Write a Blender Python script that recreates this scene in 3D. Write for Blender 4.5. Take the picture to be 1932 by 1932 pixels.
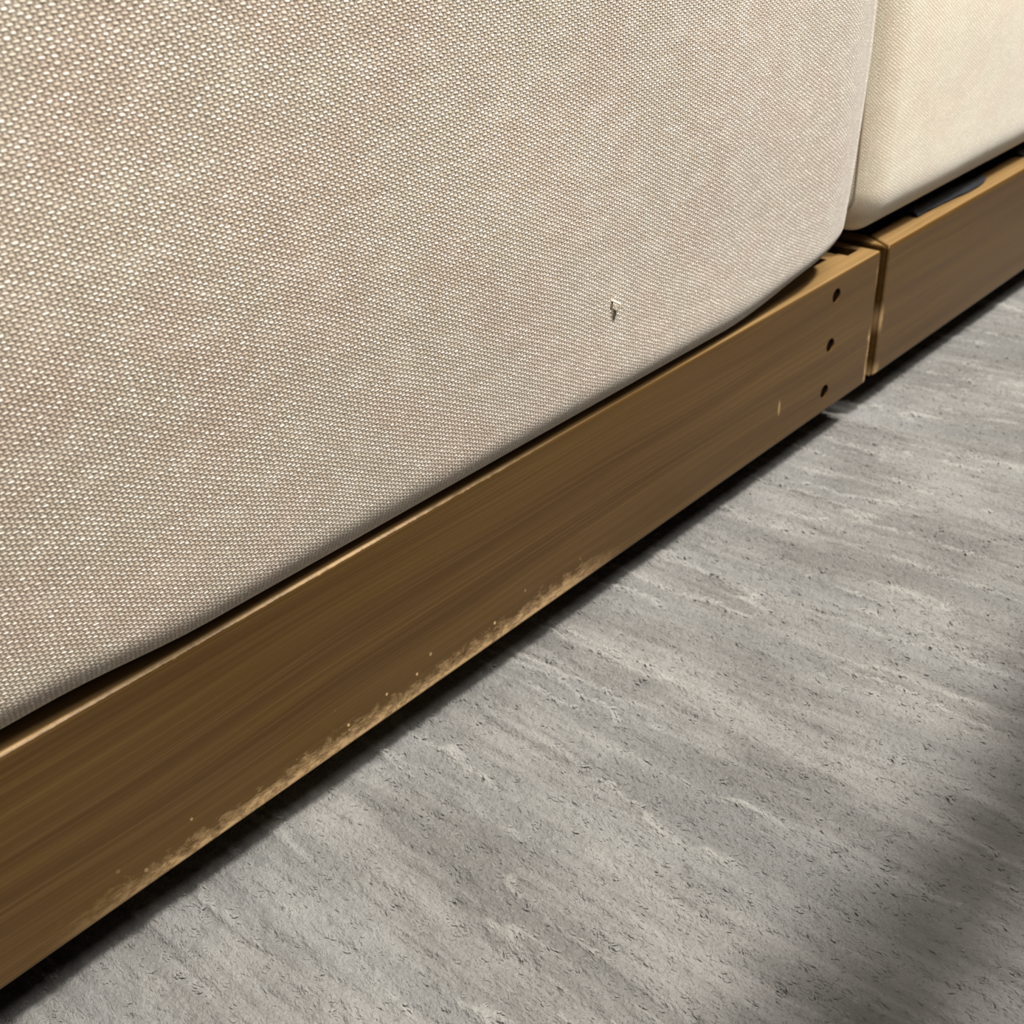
import bpy, bmesh, math
import numpy as np
from mathutils import Matrix, Vector, noise as mnoise

for o in list(bpy.data.objects):
    bpy.data.objects.remove(o, do_unlink=True)
scene = bpy.context.scene
C = scene.collection
H = 0.11                         # height of the rails
ZO = 0.0465                       # underside of the wooden rails above the floor
RUG_TOP = 0.012

# ------------------------------------------------------------------ camera
cam_d = bpy.data.cameras.new('camera')
cam_d.sensor_width = 36.0
cam_d.sensor_fit = 'HORIZONTAL'
cam_d.lens = 36.0
cam_d.clip_start = 0.01
cam = bpy.data.objects.new('camera', cam_d)
C.objects.link(cam)
RIGHT = (0.7050158, -0.7049583, -0.0738330)
UP = (0.4313728, 0.3440868, 0.8336885)
BACK = (-0.5623133, -0.6198291, 0.5474007)
m = Matrix.Identity(4)
for i in range(3):
    m[i][0] = RIGHT[i]; m[i][1] = UP[i]; m[i][2] = BACK[i]
m.translation = (-0.70606, -0.34858, 0.38749 + ZO)
cam.matrix_world = m
cam_d.dof.use_dof = True
cam_d.dof.focus_distance = 0.47
cam_d.dof.aperture_fstop = 15.0
scene.camera = cam
scene.cycles.max_bounces = 6
scene.cycles.diffuse_bounces = 3

# ------------------------------------------------------------------ world, lamp and added fill
w = bpy.data.worlds.new('room_light')
scene.world = w
w.use_nodes = True
bg = w.node_tree.nodes['Background']
bg.inputs[0].default_value = (1.0, 0.96, 0.90, 1)
bg.inputs[1].default_value = 0.05

def area(name, loc, target, size, power, col):
    d = bpy.data.lights.new(name, 'AREA')
    d.shape = 'DISK'; d.size = size; d.energy = power; d.color = col
    o = bpy.data.objects.new(name, d); C.objects.link(o)
    o.location = loc
    o.rotation_euler = (Vector(target) - Vector(loc)).to_track_quat('-Z', 'Y').to_euler()
    return o
area('ceiling_lamp', (0.50, -0.88, 2.5), (0.0, -0.05, 0.0), 0.26, 108.0, (1.0, 0.96, 0.90))
area('bounce_fill', (-0.5, -0.90, 2.6), (-0.3, 0.0, 0.1), 1.3, 84.0, (1.0, 0.96, 0.90))  # added soft fill, standing in for bounce off the ceiling

scene.view_settings.view_transform = 'Standard'
scene.view_settings.look = 'None'
scene.view_settings.exposure = 0.0
scene.view_settings.gamma = 1.0
scene.view_settings.use_curve_mapping = False

# ------------------------------------------------------------------ node helpers
class NT:
    def __init__(self, name):
        self.mat = bpy.data.materials.new(name)
        self.mat.use_nodes = True
        self.t = self.mat.node_tree
        self.bsdf = self.t.nodes['Principled BSDF']
    def node(self, kind, **kw):
        n = self.t.nodes.new(kind)
        for k, v in kw.items():
            setattr(n, k, v)
        return n
    def put(self, sock, val):
        if isinstance(val, bpy.types.NodeSocket):
            self.t.links.new(val, sock)
        else:
            sock.default_value = val
    def math(self, op, a, b=0.0, c=None, clamp=False):
        n = self.node('ShaderNodeMath', operation=op, use_clamp=clamp)
        self.put(n.inputs[0], a); self.put(n.inputs[1], b)
        if c is not None:
            self.put(n.inputs[2], c)
        return n.outputs[0]
    def mapr(self, v, a, b, c=0.0, d=1.0, smooth=True):
        n = self.node('ShaderNodeMapRange')
        n.interpolation_type = 'SMOOTHSTEP' if smooth else 'LINEAR'
        self.put(n.inputs[0], v)
        for i, x in enumerate((a, b, c, d)):
            self.put(n.inputs[i + 1], x)
        return n.outputs[0]
    def vec(self, x, y, z=0.0):
        n = self.node('ShaderNodeCombineXYZ')
        self.put(n.inputs[0], x); self.put(n.inputs[1], y); self.put(n.inputs[2], z)
        return n.outputs[0]
    def sep(self, v):
        n = self.node('ShaderNodeSeparateXYZ'); self.put(n.inputs[0], v)
        return n.outputs
    def noise(self, v, scale=1.0, detail=2.0, rough=0.5):
        n = self.node('ShaderNodeTexNoise')
        self.put(n.inputs['Vector'], v)
        n.inputs['Scale'].default_value = scale
        n.inputs['Detail'].default_value = detail
        n.inputs['Roughness'].default_value = rough
        return n.outputs[0]
    def white(self, v):
        n = self.node('ShaderNodeTexWhiteNoise', noise_dimensions='2D')
        self.put(n.inputs[0], v)
        return n.outputs[0]
    def scale(self, v, s):
        n = self.node('ShaderNodeVectorMath', operation='MULTIPLY')
        self.put(n.inputs[0], v); n.inputs[1].default_value = s
        return n.outputs[0]
    def mix(self, f, a, b):
        n = self.node('ShaderNodeMix', data_type='RGBA')
        self.put(n.inputs['Factor'], f)
        for s, val in (('A', a), ('B', b)):
            sock = [i for i in n.inputs if i.name == s and i.type == 'RGBA'][0]
            self.put(sock, val if isinstance(val, bpy.types.NodeSocket) else (*val, 1))
        return [o for o in n.outputs if o.type == 'RGBA'][0]
    def bump(self, h, dist, strength=1.0, normal=None):
        n = self.node('ShaderNodeBump')
        n.inputs['Strength'].default_value = strength
        n.inputs['Distance'].default_value = dist
        self.put(n.inputs['Height'], h)
        if normal is not None:
            self.put(n.inputs['Normal'], normal)
        return n.outputs[0]
    def coord(self, which='Object'):
        return self.node('ShaderNodeTexCoord').outputs[which]
    def done(self, col, rough=0.6, normal=None, **kw):
        self.put(self.bsdf.inputs['Base Color'], col if isinstance(col, bpy.types.NodeSocket) else (*col, 1))
        self.put(self.bsdf.inputs['Roughness'], rough)
        if normal is not None:
            self.put(self.bsdf.inputs['Normal'], normal)
        for k, v in kw.items():
            self.put(self.bsdf.inputs[k], v)
        return self.mat

# ------------------------------------------------------------------ materials
def weave_mat(name, gap, base, light, su=0.0020, sv=0.00115, depth=0.00055, contrast=1.0):
    n = NT(name)
    uv = n.coord('UV')
    x, y, _ = n.sep(uv)
    wob = n.noise(n.scale(uv, (260, 260, 1)), 1.0, 1.0)
    wob2 = n.noise(n.scale(uv, (170, 420, 7)), 1.0, 1.0)
    lazy = n.noise(n.scale(uv, (14, 14, 3)), 1.0, 0.0)
    u = n.math('ADD', n.math('MULTIPLY', x, 1 / su), n.math('MULTIPLY', wob, 0.9))
    u = n.math('ADD', u, n.math('MULTIPLY', lazy, 2.0))
    v = n.math('ADD', n.math('MULTIPLY', y, 1 / sv), n.math('MULTIPLY', wob2, 1.1))
    v = n.math('ADD', v, n.math('MULTIPLY', lazy, 2.5))
    sinu = n.math('SINE', n.math('MULTIPLY', u, math.pi))
    sinv = n.math('SINE', n.math('MULTIPLY', v, math.pi))
    s = n.math('MULTIPLY', sinu, sinv)
    weft = n.math('POWER', n.math('MAXIMUM', s, 0.0), 0.55)
    odd = n.mapr(s, 0.0, -0.25)
    stem = n.math('MULTIPLY', n.math('POWER', n.math('ABSOLUTE', sinu), 5.0), odd)
    iu = n.math('FLOOR', u); iv = n.math('FLOOR', v)
    r = n.white(n.vec(iu, iv))
    slub = n.noise(n.vec(n.math('MULTIPLY', u, 0.16), n.math('MULTIPLY', iv, 5.37)), 1.0, 2.0)
    size = n.math('ADD', 0.65, n.math('MULTIPLY', r, 0.5))
    h = n.math('ADD', n.math('MULTIPLY', weft, size), n.math('MULTIPLY', stem, 0.42))
    fuzz = n.noise(n.scale(uv, (2600, 2600, 1)), 1.0, 1.0)
    h = n.math('ADD', h, n.math('MULTIPLY', fuzz, 0.22))
    tone = n.math('ADD', n.math('MULTIPLY', r, 0.75), n.math('MULTIPLY', n.mapr(slub, 0.35, 0.68), 0.45))
    tone = n.math('MULTIPLY', n.mapr(tone, 0.40, 1.05), n.mapr(weft, 0.35, 0.8))
    patch = n.noise(n.scale(uv, (22, 22, 1)), 1.0, 1.0)
    body = n.mapr(h, 0.05, 0.55)
    c = n.mix(body, gap, base)
    mott = n.noise(n.vec(n.math('MULTIPLY', x, 55.0), n.math('MULTIPLY', y, 90.0)), 1.0, 2.0)
    c = n.mix(n.math('MULTIPLY', n.mapr(mott, 0.48, 0.70), 0.10), c, light)
    c = n.mix(n.math('MULTIPLY', n.mapr(mott, 0.50, 0.30), 0.12), c, gap)
    c = n.mix(n.math('MULTIPLY', tone, contrast), c, light)
    pink = n.mix(n.mapr(patch, 0.42, 0.62), (1.0, 1.0, 0.97), (1.0, 0.955, 0.93))
    mul = n.node('ShaderNodeMix', data_type='RGBA', blend_type='MULTIPLY')
    mul.inputs['Factor'].default_value = 1.0
    cs = [i for i in mul.inputs if i.type == 'RGBA']
    n.put(cs[0], c); n.put(cs[1], pink)
    c = [o for o in mul.outputs if o.type == 'RGBA'][0]
    nor = n.bump(h, depth, 1.0)
    return n.done(c, 0.75, nor, **{'Sheen Weight': 0.45, 'Sheen Roughness': 0.4, 'Specular IOR Level': 0.3})

FABRIC = weave_mat('beige_weave', (0.285, 0.23, 0.18), (0.595, 0.515, 0.425), (0.98, 0.92, 0.83), depth=0.00052)
FABRIC2 = weave_mat('cream_weave', (0.50, 0.44, 0.34), (0.72, 0.655, 0.525), (0.94, 0.88, 0.74), contrast=0.7, depth=0.0003)

def wood_mat(name, wear):
    """wear = list of (x0, x1, edge_z_low, edge_z_high, width, amount) rubbed strips in object space"""
    n = NT(name)
    P = n.coord('Object')
    x, y, z = n.sep(P)
    warp = n.noise(n.scale(P, (2.2, 4, 9)), 1.0, 2.0)
    zz = n.math('ADD', z, n.math('MULTIPLY', warp, 0.035))
    g1 = n.noise(n.vec(n.math('MULTIPLY', x, 4.0), n.math('MULTIPLY', y, 450.0), n.math('MULTIPLY', zz, 520.0)), 1.0, 3.0, 0.6)
    g2 = n.noise(n.vec(n.math('MULTIPLY', x, 1.5), n.math('MULTIPLY', y, 40.0), n.math('MULTIPLY', zz, 48.0)), 1.0, 2.0)
    pores = n.noise(n.vec(n.math('MULTIPLY', x, 70.0), n.math('MULTIPLY', y, 1500.0), n.math('MULTIPLY', zz, 1500.0)), 1.0, 1.0)
    c = n.mix(n.mapr(g2, 0.32, 0.68), (0.064, 0.029, 0.0045), (0.092, 0.047, 0.0095))
    c = n.mix(n.math('MULTIPLY', n.mapr(g1, 0.42, 0.72), 0.5), c, (0.142, 0.081, 0.023))
    c = n.mix(n.math('MULTIPLY', n.mapr(pores, 0.60, 0.75), 0.35), c, (0.07, 0.036, 0.012))
    lit_top = n.math('MULTIPLY', n.mapr(z, H - 0.0010, H - 0.0004), 0.75)     # top faces painted paler, overhead light put into the wood colour
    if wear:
        c = n.mix(lit_top, c, n.mix(g1, (0.20, 0.115, 0.042), (0.34, 0.22, 0.095)))
    rough = n.mapr(g1, 0.3, 0.7, 0.32, 0.42)
    tot = None
    n1 = n.noise(n.scale(P, (130, 130, 210)), 1.0, 5.0, 0.75)
    n2 = n.noise(n.scale(P, (7, 7, 7)), 1.0, 1.0)
    for (x0, x1, e, dirn, width, amt) in wear:
        if dirn in ('up', 'down'):      # rubbed along a horizontal edge at height e
            d = n.math('MULTIPLY', n.math('SUBTRACT', z, e), 1.0 if dirn == 'up' else -1.0)
            span = n.math('MULTIPLY', n.mapr(x, x0 - .05, x0 + .05), n.mapr(x, x1 - .04, x1 + .04, 1.0, 0.0))
        else:                            # rubbed along a vertical edge at x = e, between heights x0 and x1
            d = n.math('MULTIPLY', n.math('SUBTRACT', x, e), 1.0 if dirn == 'right' else -1.0)
            span = n.math('MULTIPLY', n.mapr(z, x0 - .008, x0 + .008), n.mapr(z, x1 - .008, x1 + .008, 1.0, 0.0))
        near = n.mapr(d, 0.0, width, 1.0, 0.0, smooth=False)
        lvl = n.math('ADD', near, n.math('MULTIPLY', n.math('SUBTRACT', n1, 0.5), 1.7))
        lvl = n.math('ADD', lvl, n.math('MULTIPLY', n.math('SUBTRACT', n2, 0.5), 0.5))
        mk = n.math('MULTIPLY', n.math('ADD', n.math('MULTIPLY', n.mapr(lvl, 0.40, 0.62), 0.32), n.math('MULTIPLY', n.mapr(lvl, 0.62, 0.95), 0.68)), n.math('MULTIPLY', span, amt))
        mk = n.math('MULTIPLY', mk, n.mapr(near, 0.0, 0.25))
        if dirn == 'down':
            mk = n.math('MULTIPLY', mk, n.mapr(y, 0.0012, 0.0024, 1.0, 0.0))
        tot = mk if tot is None else n.math('MAXIMUM', tot, mk)
    if wear and wear[0][0] < -0.5:       # scattered chips above the rubbed edge, one long nick near the rail holes
        vo = n.node('ShaderNodeTexVoronoi'); n.put(vo.inputs['Vector'], n.scale(P, (190, 190, 150))); vo.inputs['Scale'].default_value = 1.0
        cr = n.sep(vo.outputs['Color'])[0]
        chip = n.math('MULTIPLY', n.mapr(vo.outputs['Distance'], 0.12, 0.24, 1.0, 0.0), n.mapr(cr, 0.80, 0.82))
        chip = n.math('MULTIPLY', chip, n.math('MULTIPLY', n.mapr(z, 0.018, 0.030, 1.0, 0.0), n.math('MULTIPLY', n.mapr(x, -0.66, -0.60), n.mapr(x, -0.42, -0.30, 1.0, 0.0))))
        ex = n.math('POWER', n.math('MULTIPLY', n.math('ADD', x, 0.1212), 1 / 0.0016), 2.0)
        ez = n.math('POWER', n.math('MULTIPLY', n.math('SUBTRACT', z, 0.031), 1 / 0.007), 2.0)
        nick = n.mapr(n.math('ADD', n.math('ADD', ex, ez), n1), 0.8, 1.6, 1.0, 0.0)
        tot = n.math('MAXIMUM', tot, n.math('MAXIMUM', chip, n.math('MULTIPLY', nick, 0.6)))
    hgt = n.math('MULTIPLY', g1, 0.5)
    if tot is not None:
        c = n.mix(tot, c, (0.50, 0.33, 0.16))
        rough = n.math('ADD', rough, n.math('MULTIPLY', tot, 0.3))
        hgt = n.math('SUBTRACT', hgt, n.math('MULTIPLY', tot, 1.0))
    nor = n.bump(hgt, 0.0003, 0.6)
    return n.done(c, rough, nor, **{'Coat Weight': 0.0, 'Specular IOR Level': 0.32})

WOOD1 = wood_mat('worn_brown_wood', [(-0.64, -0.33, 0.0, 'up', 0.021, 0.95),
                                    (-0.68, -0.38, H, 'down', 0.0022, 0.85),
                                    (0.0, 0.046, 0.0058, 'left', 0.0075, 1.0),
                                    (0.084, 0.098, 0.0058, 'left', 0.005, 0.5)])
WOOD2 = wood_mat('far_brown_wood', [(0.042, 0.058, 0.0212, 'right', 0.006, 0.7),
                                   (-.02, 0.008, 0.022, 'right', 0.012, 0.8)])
WOODT = wood_mat('table_wood', [])

def plain(name, col, rough=0.7, bumps=None, spec=0.5):
    n = NT(name)
    P = n.coord('Object')
    f = n.noise(P, 60.0, 3.0)
    c = n.mix(f, tuple(a * 0.8 for a in col), tuple(min(1, a * 1.2) for a in col))
    nor = n.bump(n.noise(P, bumps or 200.0, 3.0), 0.0006, 0.5)
    return n.done(c, rough, nor, **{'Specular IOR Level': spec})

DARK = plain('hole_shade_dark', (0.008, 0.004, 0.003), 1.0, spec=0.0)  # near-black, painted for the shade inside the rail holes
BLACK = plain('black_deck_cloth', (0.004, 0.0035, 0.003), 0.95, spec=0.05)
NAVY = plain('navy_cloth', (0.050, 0.055, 0.066), 0.30, 90.0)
FLOORM = plain('floor_boards', (0.20, 0.15, 0.10), 0.5)
WALLM = plain('wall_paint', (0.55, 0.50, 0.43), 0.8)
FOOTM = plain('black_foot', (0.01, 0.01, 0.01), 0.5)

def rug_mat():
    n = NT('grey_viscose_pile')
    P = n.coord('Object')
    x, y, z = n.sep(P)          # x runs along the stripes
    wv = n.math('MULTIPLY', n.noise(n.scale(P, (6, 6, 1)), 1.0, 1.0), 0.012)
    yy = n.math('ADD', y, wv)
    band = n.noise(n.vec(n.math('MULTIPLY', x, 5.0), n.math('MULTIPLY', yy, 45.0)), 1.0, 2.0)
    streak = n.noise(n.vec(n.math('MULTIPLY', x, 14.0), n.math('MULTIPLY', yy, 190.0)), 1.0, 3.0, 0.6)
    hue = n.noise(n.vec(n.math('MULTIPLY', x, 4.0), n.math('MULTIPLY', yy, 16.0)), 1.0, 2.0)
    patch = n.noise(n.scale(P, (9, 11, 1)), 1.0, 2.0)
    fib = n.noise(n.scale(P, (520, 900, 300)), 1.0, 2.0, 0.6)
    t = n.math('ADD', n.math('MULTIPLY', band, 0.5), n.math('MULTIPLY', streak, 0.5))
    t = n.math('ADD', t, n.math('MULTIPLY', n.math('SUBTRACT', patch, 0.5), 0.8))
    c = n.mix(n.mapr(t, 0.32, 0.70), (0.122, 0.117, 0.108), (0.218, 0.211, 0.198))
    c = n.mix(n.math('MULTIPLY', n.mapr(hue, 0.46, 0.64), 0.35), c, (0.165, 0.171, 0.166))
    c = n.mix(n.math('MULTIPLY', n.mapr(fib, 0.55, 0.75), 0.35), c, (0.30, 0.29, 0.27))
    ya = n.node('ShaderNodeAttribute'); ya.attribute_name = 'ridge_sheen'      # sheen on the raised yarns, painted in as a paler colour
    c = n.mix(n.math('MULTIPLY', ya.outputs['Fac'], 0.52), c, (0.34, 0.328, 0.305))
    h = n.math('ADD', n.math('MULTIPLY', fib, 0.7), n.noise(n.scale(P, (230, 380, 1)), 1.0, 2.0))
    nor = n.bump(h, 0.0016, 1.0)
    return n.done(c, 0.7, nor, **{'Sheen Weight': 0.3, 'Sheen Roughness': 0.4})
RUGM = rug_mat()

# ------------------------------------------------------------------ mesh helpers
def link(name, me, mat, parent=None, smooth=False):
    me.materials.clear()
    me.materials.append(mat)
    if smooth:
        me.polygons.foreach_set('use_smooth', [True] * len(me.polygons))
    o = bpy.data.objects.new(name, me)
    C.objects.link(o)
    if parent is not None:
        o.parent = parent
    return o

def tag(o, label=None, cat=None, group=None, kind=None):
    for k, v in (('label', label), ('category', cat), ('group', group), ('kind', kind)):
        if v:
            o[k] = v
    return o

def empty(name, loc=(0, 0, 0)):
    o = bpy.data.objects.new(name, None)
    o.location = loc
    o.empty_display_size = 0.05
    C.objects.link(o)
    return o

def prism_bm(poly, z0, z1, bev=0.002, segs=3):
    bm = bmesh.new()
    lo = [bm.verts.new((x, y, z0)) for x, y in poly]
    hi = [bm.verts.new((x, y, z1)) for x, y in poly]
    n = len(poly)
    bm.faces.new(lo[::-1]); bm.faces.new(hi)
    for i in range(n):
        bm.faces.new((lo[i], lo[(i + 1) % n], hi[(i + 1) % n], hi[i]))
    bmesh.ops.recalc_face_normals(bm, faces=bm.faces)
    if bev:
        bmesh.ops.bevel(bm, geom=list(bm.edges), offset=bev, segments=segs, profile=0.5, affect='EDGES')
    return bm

def rect(x0, x1, y0, y1):
    return [(x0, y0), (x1, y0), (x1, y1), (x0, y1)]

def to_mesh(bm, name):
    me = bpy.data.meshes.new(name)
    bm.to_mesh(me); bm.free()
    return me

def board(name, poly, z0, z1, mat, parent, bev=0.002, segs=3):
    o = link(name, to_mesh(prism_bm(poly, z0, z1, bev, segs), name), mat, parent)
    return o

def cyl_bm(center, axis, r, depth, n=24):
    bm = bmesh.new()
    q = Vector((0, 0, 1)).rotation_difference(Vector(axis)).to_matrix().to_4x4()
    bmesh.ops.create_cone(bm, cap_ends=True, segments=n, radius1=r, radius2=r, depth=depth,
                          matrix=Matrix.Translation(center) @ q)
    return bm

def cut(o, cutters):
    """subtract closed meshes from o's mesh and keep the result as plain mesh data"""
    tmp = []
    for i, bm in enumerate(cutters):
        c = bpy.data.objects.new('cutter', to_mesh(bm, 'cutter'))
        C.objects.link(c)
        c.parent = o.parent
        md = o.modifiers.new('cut', 'BOOLEAN')
        md.operation = 'DIFFERENCE'; md.solver = 'EXACT'; md.object = c
        tmp.append(c)
    bpy.context.view_layer.update()
    dg = bpy.context.evaluated_depsgraph_get()
    me = bpy.data.meshes.new_from_object(o.evaluated_get(dg))
    mat = o.data.materials[0]
    o.modifiers.clear()
    o.data = me
    me.materials.clear(); me.materials.append(mat)
    for c in tmp:
        bpy.data.objects.remove(c, do_unlink=True)

def tube_mesh(name, pts, r, n=8, closed=False):
    pts = [Vector(p) for p in pts]
    bm = bmesh.new(); rings = []
    N = len(pts)
    for i, p in enumerate(pts):
        a = pts[(i - 1) % N] if (closed or i) else p
        b = pts[(i + 1) % N] if (closed or i < N - 1) else p
        t = (b - a).normalized()
        s = t.cross(Vector((0, 1, 0.013))).normalized(); q = t.cross(s)
        rr = r[i] if isinstance(r, (list, tuple)) else r
        rings.append([bm.verts.new(p + s * rr * math.cos(2 * math.pi * k / n) + q * rr * math.sin(2 * math.pi * k / n)) for k in range(n)])
    for i in range(N if closed else N - 1):
        A, B = rings[i], rings[(i + 1) % N]
        for k in range(n):
            bm.faces.new((A[k], A[(k + 1) % n], B[(k + 1) % n], B[k]))
    if not closed:
        bm.faces.new(rings[0]); bm.faces.new(rings[-1][::-1])
    bmesh.ops.recalc_face_normals(bm, faces=bm.faces)
    return to_mesh(bm, name)

# ------------------------------------------------------------------ the setting
o = board('floor', rect(-3, 3, -3, 1.2), -0.04, 0.0, FLOORM, None, 0)
tag(o, 'dark floor under the grey rug', 'floor', kind='structure')
o = board('wall_back', rect(-3, 3, 1.2, 1.3), 0.0, 2.6, WALLM, None, 0)
tag(o, 'plain painted wall behind the sofa', 'wall', kind='structure')

# ------------------------------------------------------------------ rug
def vnoise(sx, sy, shape_x, shape_y, seed):
    """smooth lattice noise sampled on the outer product of two coordinate arrays"""
    rng = np.random.default_rng(seed)
    X = shape_x * sx; Y = shape_y * sy
    X = X - X.min(); Y = Y - Y.min()
    g = rng.random((int(X.max()) + 3, int(Y.max()) + 3))
    ix = X.astype(int); iy = Y.astype(int)
    fx = X - ix; fy = Y - iy
    fx = fx * fx * (3 - 2 * fx); fy = fy * fy * (3 - 2 * fy)
    a = g[np.ix_(ix, iy)]; b = g[np.ix_(ix + 1, iy)]
    c = g[np.ix_(ix, iy + 1)]; d = g[np.ix_(ix + 1, iy + 1)]
    fx = fx[:, None]; fy = fy[None, :]
    return (a * (1 - fx) + b * fx) * (1 - fy) + (c * (1 - fx) + d * fx) * fy

RUG_ANG = math.radians(96.0)
def make_rug():
    # local x along the stripes, local y across them (towards -X of the room)
    def axis(lo, d0, d1, hi, fine, coarse):
        return np.concatenate([np.arange(lo, d0, coarse), np.arange(d0, d1, fine), np.arange(d1, hi + 1e-6, coarse)])
    s = axis(-1.3, -0.46, 0.16, 0.70, 0.0014, 0.02)
    t = axis(-1.5, -0.52, 0.80, 1.3, 0.0014, 0.02)
    S, Tn = len(s), len(t)
    h = np.zeros((S, Tn))
    line = 0.86 * vnoise(6.0, 85.0, s, t, 1) + 0.14 * vnoise(60.0, 200.0, s, t, 21)      # long thin ridges
    brk = np.clip((vnoise(22.0, 60.0, s, t, 22) - 0.30) / 0.3, 0, 1)
    ridge_sheen = np.exp(-((line - 0.5) / 0.026) ** 2) * brk
    h += 0.0019 * ridge_sheen
    line = 0.8 * vnoise(5.0, 40.0, s, t, 23) + 0.2 * vnoise(70.0, 200.0, s, t, 24)
    h -= 0.0013 * np.exp(-((line - 0.47) / 0.04) ** 2) * np.clip((vnoise(30.0, 60.0, s, t, 25) - 0.35) / 0.3, 0, 1)
    h -= 0.0012 * np.clip((0.34 - vnoise(16.0, 140.0, s, t, 2)) / 0.25, 0, 1)
    h += 0.0018 * (vnoise(55.0, 260.0, s, t, 3) - 0.5)
    h += 0.0017 * (vnoise(210.0, 330.0, s, t, 4) - 0.5)
    h += 0.0016 * (vnoise(9.0, 12.0, s, t, 5) - 0.5)
    pit = vnoise(90.0, 200.0, s, t, 6)
    h -= 0.0016 * np.clip((pit - 0.80) / 0.15, 0, 1)
    top = np.empty((S, Tn, 3))
    top[..., 0] = s[:, None]; top[..., 1] = t[None, :]; top[..., 2] = RUG_TOP + h - 0.0012
    V = top.reshape(-1, 3)
    idx = np.arange(S * Tn).reshape(S, Tn)
    F = np.stack([idx[:-1, :-1], idx[1:, :-1], idx[1:, 1:], idx[:-1, 1:]], -1).reshape(-1, 4)
    # border skirt and underside
    ring = np.concatenate([idx[0, :], idx[1:, -1], idx[-1, -2::-1], idx[-2:0:-1, 0]])
    low = V[ring].copy(); low[:, 2] = 0.0005
    base = len(V)
    V = np.vstack([V, low])
    k = np.arange(len(ring)); k2 = (k + 1) % len(ring)
    F2 = np.stack([ring[k], ring[k2], base + k2, base + k], -1)
    F = np.vstack([F, F2])
    me = bpy.data.meshes.new('rug')
    me.vertices.add(len(V)); me.vertices.foreach_set('co', V.ravel())
    me.loops.add(F.size); me.loops.foreach_set('vertex_index', F.ravel().astype(np.int32))
    me.polygons.add(len(F))
    me.polygons.foreach_set('loop_start', np.arange(0, F.size, 4, dtype=np.int32))
    me.polygons.foreach_set('use_smooth', np.ones(len(F), dtype=bool))
    me.update(calc_edges=True); me.validate()
    at = me.attributes.new('ridge_sheen', 'FLOAT', 'POINT')
    at.data.foreach_set('value', np.concatenate([ridge_sheen.ravel(), np.zeros(len(ring))]).astype(np.float32))
    o = link('rug', me, RUGM)
    o.rotation_euler = (0, 0, RUG_ANG)
    tag(o, 'grey streaked low pile rug with fine ridges under the wooden sofa', 'rug')
    # cut pile: short leaning tufts over the stretch of rug in front of the sofa
    rng = np.random.default_rng(11)
    n = 260000
    ps = rng.uniform(-0.46, 0.16, n); pt = rng.uniform(-0.52, 0.80, n)
    ca, sa = math.cos(RUG_ANG), math.sin(RUG_ANG)
    wx = ps * ca - pt * sa; wy = ps * sa + pt * ca
    keep = (wx > -0.80) & (wx < 0.50) & (wy < 0.06) & (wy > -0.44 + 0.25 * np.clip(wx, 0, 1))
    ps, pt = ps[keep], pt[keep]; n = len(ps)
    hz = h[np.searchsorted(s, ps).clip(0, S - 1), np.searchsorted(t, pt).clip(0, Tn - 1)] + RUG_TOP - 0.0012
    ln = rng.uniform(0.0016, 0.0042, n)
    wd = rng.uniform(0.0004, 0.0009, n)
    az = rng.normal(math.pi, 0.40, n)
    dx, dy = np.cos(az), np.sin(az)
    low = np.stack([ps, pt, hz - 0.0003], 1)
    side = np.stack([-dy, dx, 0 * dx], 1) * wd[:, None]
    fwd = np.stack([dx, dy, 0 * dx], 1)
    crest = low - fwd * (0.25 * ln)[:, None]
    up = rng.uniform(0.0002, 0.0011, n)
    mid = low + fwd * (0.45 * ln)[:, None]; mid[:, 2] += up + 0.0003
    tip = low + fwd * ln[:, None]; tip[:, 2] += 0.1 * up
    A = low + side + fwd * (0.3 * ln)[:, None]; B = low - side + fwd * (0.3 * ln)[:, None]
    PV = np.stack([crest, A, mid, B, tip], 1).reshape(-1, 3)
    k = np.arange(n)[:, None] * 5
    PF = np.concatenate([k + [[0, 2, 1]], k + [[0, 3, 2]], k + [[1, 2, 4]], k + [[2, 3, 4]]], 0)
    pm = bpy.data.meshes.new('pile')
    pm.vertices.add(len(PV)); pm.vertices.foreach_set('co', PV.ravel())
    pm.loops.add(PF.size); pm.loops.foreach_set('vertex_index', PF.ravel().astype(np.int32))
    pm.polygons.add(len(PF)); pm.polygons.foreach_set('loop_start', np.arange(0, PF.size, 3, dtype=np.int32))
    pm.polygons.foreach_set('use_smooth', np.ones(len(PF), dtype=bool))
    pm.update(calc_edges=True)
    yv = ridge_sheen[np.searchsorted(s, ps).clip(0, S - 1), np.searchsorted(t, pt).clip(0, Tn - 1)]
    at = pm.attributes.new('ridge_sheen', 'FLOAT', 'POINT')
    at.data.foreach_set('value', np.repeat(yv, 5).astype(np.float32))
    po = link('pile', pm, RUGM, o)
    po['kind'] = 'stuff'
make_rug()

# ------------------------------------------------------------------ sofa bases
def feet(root, x0, x1):
    for x in (x0 + 0.10, x1 - 0.10):
        for y in (0.14, 0.74):
            board('foot', rect(x - .025, x + .025, y - .025, y + .025), RUG_TOP - ZO + 0.0040, 0.002, FOOTM, root, 0.002, 1)

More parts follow.
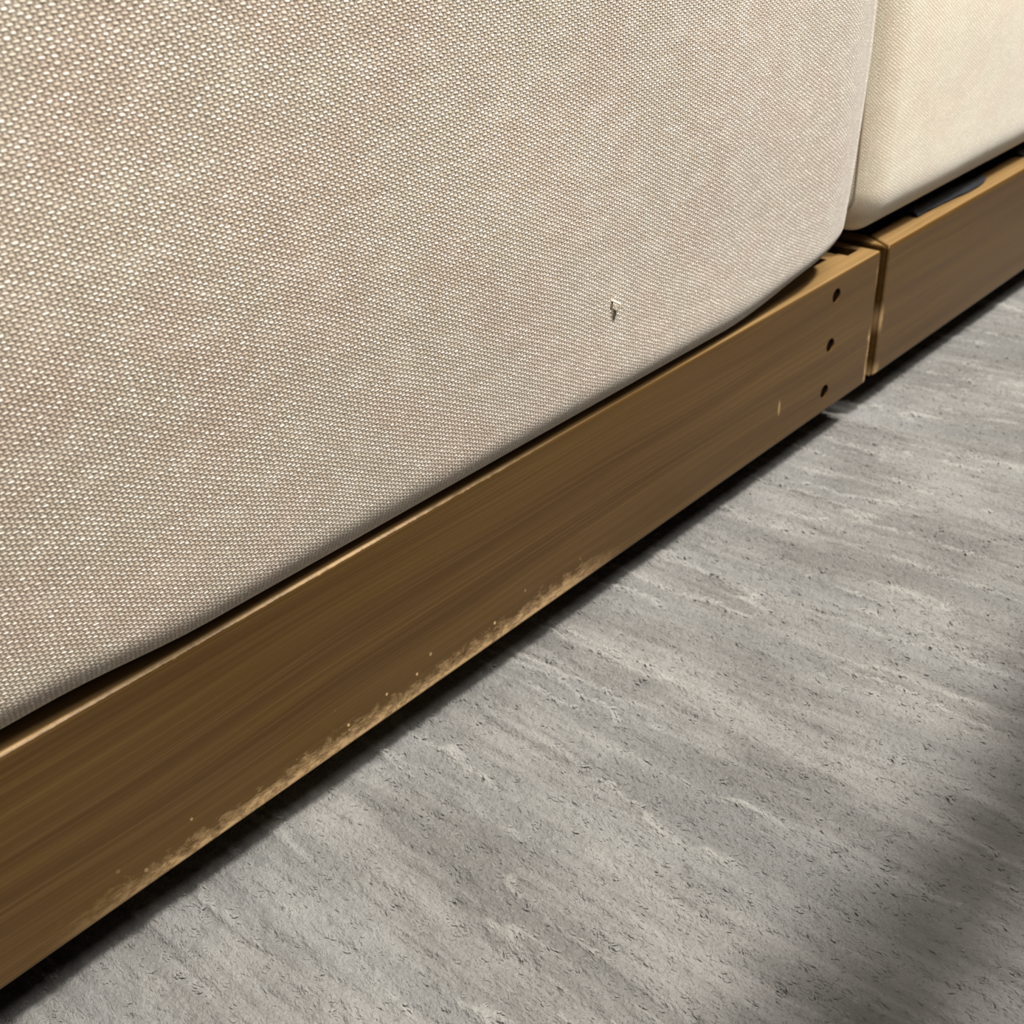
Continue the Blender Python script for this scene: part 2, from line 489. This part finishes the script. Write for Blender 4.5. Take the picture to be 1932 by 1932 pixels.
D = 0.88
b1 = empty('sofa_base', (0, 0, ZO))
tag(b1, 'worn brown wooden sofa base with three dark holes at its corner', 'sofa base', 'wooden bases of the sectional sofa')
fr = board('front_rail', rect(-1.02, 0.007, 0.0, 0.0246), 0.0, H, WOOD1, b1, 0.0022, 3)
hole_at = [(-0.0545, 0.0945), (-0.0560, 0.0560), (-0.0580, 0.0185)]
cutters = [cyl_bm((x, 0.0, z), (0, 1, 0), 0.0054, 0.016) for x, z in hole_at]
bmq = prism_bm(rect(-0.0165, -0.0012, 0.0146, 0.06), 0.070, 0.13, 0)
cut(fr, cutters + [bmq])
fr['label'] = 'front board with rubbed pale lower edge'
for x, z in hole_at:
    link('hole_shade', to_mesh(cyl_bm((x, 0.0034, z), (0, 1, 0), 0.00538, 0.0044), 'hole_shade'), DARK, fr)  # dark plugs fill the holes in place of real shade
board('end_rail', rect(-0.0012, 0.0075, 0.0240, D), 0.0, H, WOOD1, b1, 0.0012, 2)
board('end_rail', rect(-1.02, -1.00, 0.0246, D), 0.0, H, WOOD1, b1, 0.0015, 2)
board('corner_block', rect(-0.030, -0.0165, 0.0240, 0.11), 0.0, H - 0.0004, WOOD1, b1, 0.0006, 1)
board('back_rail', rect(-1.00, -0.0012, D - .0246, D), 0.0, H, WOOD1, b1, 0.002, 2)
board('deck', rect(-0.998, -0.034, 0.032, D - .026), 0.050, 0.1085, BLACK, b1, 0.004, 2)
feet(b1, -1.02, 0.0)

b2 = empty('sofa_base', (0, 0, ZO))
tag(b2, 'brown wooden sofa base with rounded corner, standing past the drilled base', 'sofa base', 'wooden bases of the sectional sofa')
XL, XI, YI = 0.0180, 0.0340, 0.0262
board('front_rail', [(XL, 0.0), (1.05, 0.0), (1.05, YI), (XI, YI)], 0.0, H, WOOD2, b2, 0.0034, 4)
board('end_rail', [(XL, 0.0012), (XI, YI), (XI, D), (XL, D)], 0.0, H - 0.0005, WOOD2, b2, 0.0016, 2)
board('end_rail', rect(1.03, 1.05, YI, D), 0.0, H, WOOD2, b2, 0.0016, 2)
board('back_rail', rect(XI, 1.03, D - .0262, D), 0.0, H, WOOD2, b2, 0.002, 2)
board('deck', rect(XI + .004, 1.028, YI + .006, D - .028), 0.050, 0.1222, BLACK, b2, 0.004, 2)
feet(b2, 0.018, 1.05)

# ------------------------------------------------------------------ cushions
def cushion_mesh(name, x0, x1, y0, y1, z0, z1, rad, bulge, lift=None, squeeze=None, step=0.011):
    cx, cy, cz = (x0 + x1) / 2, (y0 + y1) / 2, (z0 + z1) / 2
    hx, hy, hz = (x1 - x0) / 2, (y1 - y0) / 2, (z1 - z0) / 2
    rx, ry, rz = rad
    bm = bmesh.new(); uvl = bm.loops.layers.uv.new('UVMap')
    def ticks(h, r):
        inner = np.linspace(-(h - r), h - r, max(3, int(2 * (h - r) / step)))
        k = np.tan(np.linspace(0, math.pi / 4, 9))[1:]
        e = (h - r) + r * k
        return np.concatenate([-e[::-1], inner, e])
    tx, ty, tz = ticks(hx, rx), ticks(hy, ry), ticks(hz, rz)
    cache = {}
    def vert(q):
        key = tuple(round(c, 6) for c in q)
        if key in cache:
            return cache[key]
        inn = [max(-(h - r), min(h - r, c)) for c, h, r in zip(q, (hx, hy, hz), rad)]
        d = Vector([(c - i) / r for c, i, r in zip(q, inn, rad)])
        d.normalize()
        p = Vector([i + r * k for i, r, k in zip(inn, rad, d)])
        ux = min(1, abs(p.x) / hx); uy = min(1, abs(p.y) / hy); uz = min(1, abs(p.z) / hz)
        if p.y < 0:
            p.y -= bulge * (1 - ux ** 4) * (1 - uz ** 2) * (-d.y if d.y < 0 else 0)
        p.z += (0.02 * (1 - ux ** 2) * (1 - uy ** 2)) * max(0, d.z)
        wx = p.x + cx
        wz = p.z + cz
        n1 = mnoise.noise(Vector((wx * 9 + x0 * 7, p.y * 9, wz * 9)))
        if d.z > -0.7:
            p += d * (0.0022 * n1)
        if squeeze:
            p.x += squeeze(wx, wz)
        if lift:
            f = max(0.0, 1 - (wz - z0) / 0.06)
            p.z += lift(wx) * f
        v = bm.verts.new((p.x + cx, p.y + cy, p.z + cz))
        cache[key] = v
        return v
    def sheet(ta, tb, make, flip):
        for i in range(len(ta) - 1):
            for j in range(len(tb) - 1):
                qs = [(ta[i], tb[j]), (ta[i + 1], tb[j]), (ta[i + 1], tb[j + 1]), (ta[i], tb[j + 1])]
                if flip:
                    qs = qs[::-1]
                try:
                    f = bm.faces.new([vert(make(a, b)) for a, b in qs])
                except ValueError:
                    continue
                f.smooth = True
                for l, (a, b) in zip(f.loops, qs):
                    l[uvl].uv = (a + 2.0, b + 2.0)
    sheet(tx, tz, lambda a, b: (a, -hy, b), False)
    sheet(tx, tz, lambda a, b: (a, hy, b), True)
    sheet(ty, tz, lambda a, b: (hx, a, b), False)
    sheet(ty, tz, lambda a, b: (-hx, a, b), True)
    sheet(tx, ty, lambda a, b: (a, b, hz), False)
    sheet(tx, ty, lambda a, b: (a, b, -hz), True)
    return to_mesh(bm, name)

def sst(a, b, x):
    t = max(0, min(1, (x - a) / (b - a)))
    return t * t * (3 - 2 * t)

CY1 = -0.006
c1 = link('seat_cushion', cushion_mesh('cushion_cover', -1.01, -0.028, CY1, 0.86, H + 0.0012, H + 0.30,
          (0.070, 0.018, 0.025), 0.004, lift=lambda x: 0.0045 * sst(-0.57, -0.64, x) + 0.015 * sst(-0.19, -0.045, x),
          squeeze=lambda x, z: -0.016 * sst(-0.25, -0.03, x) * max(0.0, 1 - (z - H) / 0.16) ** 1.2), FABRIC)
c1.location = (0, 0, ZO)
tag(c1, 'large beige woven cushion with a pulled thread, on the drilled wooden base', 'cushion', 'sofa seat cushions')

c2 = link('seat_cushion', cushion_mesh('cushion_cover', -0.024, 1.03, 0.0, 0.86, 0.1225, 0.1225 + 0.30,
          (0.030, 0.026, 0.036), 0.004), FABRIC2)
c2.location = (0, 0, ZO)
tag(c2, 'pale cream cushion beyond the beige one, raised over a black gap', 'cushion', 'sofa seat cushions')

# thin darker strip down the corner of the far cushion
bpy.context.view_layer.update()
sp = []
for i in range(60):
    z = 0.136 + i * 0.004
    hit, loc, nor, _ = c2.ray_cast(Vector((-0.0195, -0.3, z)), Vector((0, 1, 0)))
    if hit:
        sp.append(loc)
STRIP = plain('corner_strip_brown', (0.36, 0.295, 0.22), 0.9)
sm = link('corner_strip', tube_mesh('corner_strip', sp, 0.0011, 8), STRIP, c2, True)

# pulled thread on the near cushion
def snag(x, z, k, yf):
    pts = [(x - .0022 * k, yf + .0006, z + .0052 * k), (x - .0006 * k, yf - .0012, z + .0040 * k), (x + .0018 * k, yf - .0026 * k, z + .0022 * k),
           (x + .0026 * k, yf - .0022 * k, z - .0002 * k), (x + .0008 * k, yf - .0012, z - .0012 * k), (x - .0008 * k, yf + .0006, z + .0004 * k)]
    o = link('pulled_thread', tube_mesh('pulled_thread', pts, [0.0003, .0006, .0007, .0007, .0006, .0003], 8), THREAD, c1, True)
    o['label'] = 'loop of thread pulled out of the weave'
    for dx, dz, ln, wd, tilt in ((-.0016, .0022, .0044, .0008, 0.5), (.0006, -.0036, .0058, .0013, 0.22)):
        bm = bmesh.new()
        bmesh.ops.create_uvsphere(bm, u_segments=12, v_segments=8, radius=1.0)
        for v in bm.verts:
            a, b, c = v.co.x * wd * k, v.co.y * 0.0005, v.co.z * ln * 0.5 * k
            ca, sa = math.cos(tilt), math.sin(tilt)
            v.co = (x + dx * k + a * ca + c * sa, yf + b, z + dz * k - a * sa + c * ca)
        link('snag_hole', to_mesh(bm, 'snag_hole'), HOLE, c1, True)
THREAD = plain('loose_thread', (0.80, 0.70, 0.56), 0.8)
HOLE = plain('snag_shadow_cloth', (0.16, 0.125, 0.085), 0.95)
def face_y(x, z):
    dg = bpy.context.evaluated_depsgraph_get()
    hit, loc, nor, _ = c1.ray_cast(Vector((x, -0.3, z)), Vector((0, 1, 0)))
    return loc.y if hit else CY1
bpy.context.view_layer.update()
snag(-0.311, 0.1740, 1.0, face_y(-0.311, 0.174) - 0.0002)

# ------------------------------------------------------------------ crumpled navy cloth on the far rail
def crumple(name, pts, width, label, seed):
    """ribbon of cloth lying along the rail top, with folds"""
    bm = bmesh.new(); rows = []
    M = 9
    for i, (x, y, z) in enumerate(pts):
        row = []
        for k in range(M):
            a = k / (M - 1) - 0.5
            n1 = mnoise.noise(Vector((x * 120, a * 4, seed)))
            n2 = mnoise.noise(Vector((x * 60, a * 7, seed + 5)))
            row.append(bm.verts.new((x + 0.002 * n2, y + a * width[i], z + 0.0022 * abs(n1) + 0.0025 * math.cos(a * math.pi) + 0.0012 * n2)))
        rows.append(row)
    for A, B in zip(rows, rows[1:]):
        for k in range(M - 1):
            bm.faces.new((A[k], B[k], B[k + 1], A[k + 1]))
    r = bmesh.ops.solidify(bm, geom=list(bm.faces), thickness=0.0012)
    bmesh.ops.recalc_face_normals(bm, faces=bm.faces)
    o = link(name, to_mesh(bm, name), NAVY, None, True)
    o.location = (0, 0, ZO)
    tag(o, label, 'cloth', 'dark cloth edges on the far rail')
N = 36
pts, wid = [], []
for i in range(N):
    f = i / (N - 1)
    x = 0.088 + 0.122 * f
    pts.append((x, 0.0185 + 0.003 * math.sin(f * 5.0), H + 0.0014))
    wid.append(0.004 + 0.016 * math.sin(math.pi * min(1, 0.08 + f * 0.9)) ** 0.6)
crumple('cloth_strip', pts, wid, 'crumpled navy cloth strip under the pale cushion, the longer of two', 3)
pts, wid = [], []
for i in range(18):
    f = i / 17
    pts.append((0.292 + 0.06 * f, 0.0205, H + 0.0014)); wid.append(0.006 + 0.014 * math.sin(math.pi * (0.1 + 0.85 * f)))
crumple('cloth_strip', pts, wid, 'short bit of navy cloth further along the far wooden rail', 8)

# ------------------------------------------------------------------ slatted table out of view, added to cast the shadow on the rug
tb = empty('shadow_table', (0, 0, 0))
tag(tb, 'unseen slatted table added opposite the sofa to cast the shadow on the rug', 'table')
TY, TX0, TX1, TZ = -0.354, -0.62, 0.75, 0.50
for k in range(7):
    y1 = TY - k * 0.085
    board('slat', rect(TX0, TX1, y1 - 0.055, y1), TZ - 0.022, TZ, WOODT, tb, 0.002, 1)
for x in (TX0 + .05, TX1 - .05):
    board('cross_rail', rect(x - .02, x + .02, TY - 0.565, TY), TZ - 0.07, TZ - 0.022, WOODT, tb, 0.002, 1)
    for y in (TY - .22, TY - .53):
        board('leg', rect(x - .02, x + .02, y - .02, y + .02), RUG_TOP + 0.0040, TZ - 0.07, WOODT, tb, 0.002, 1)
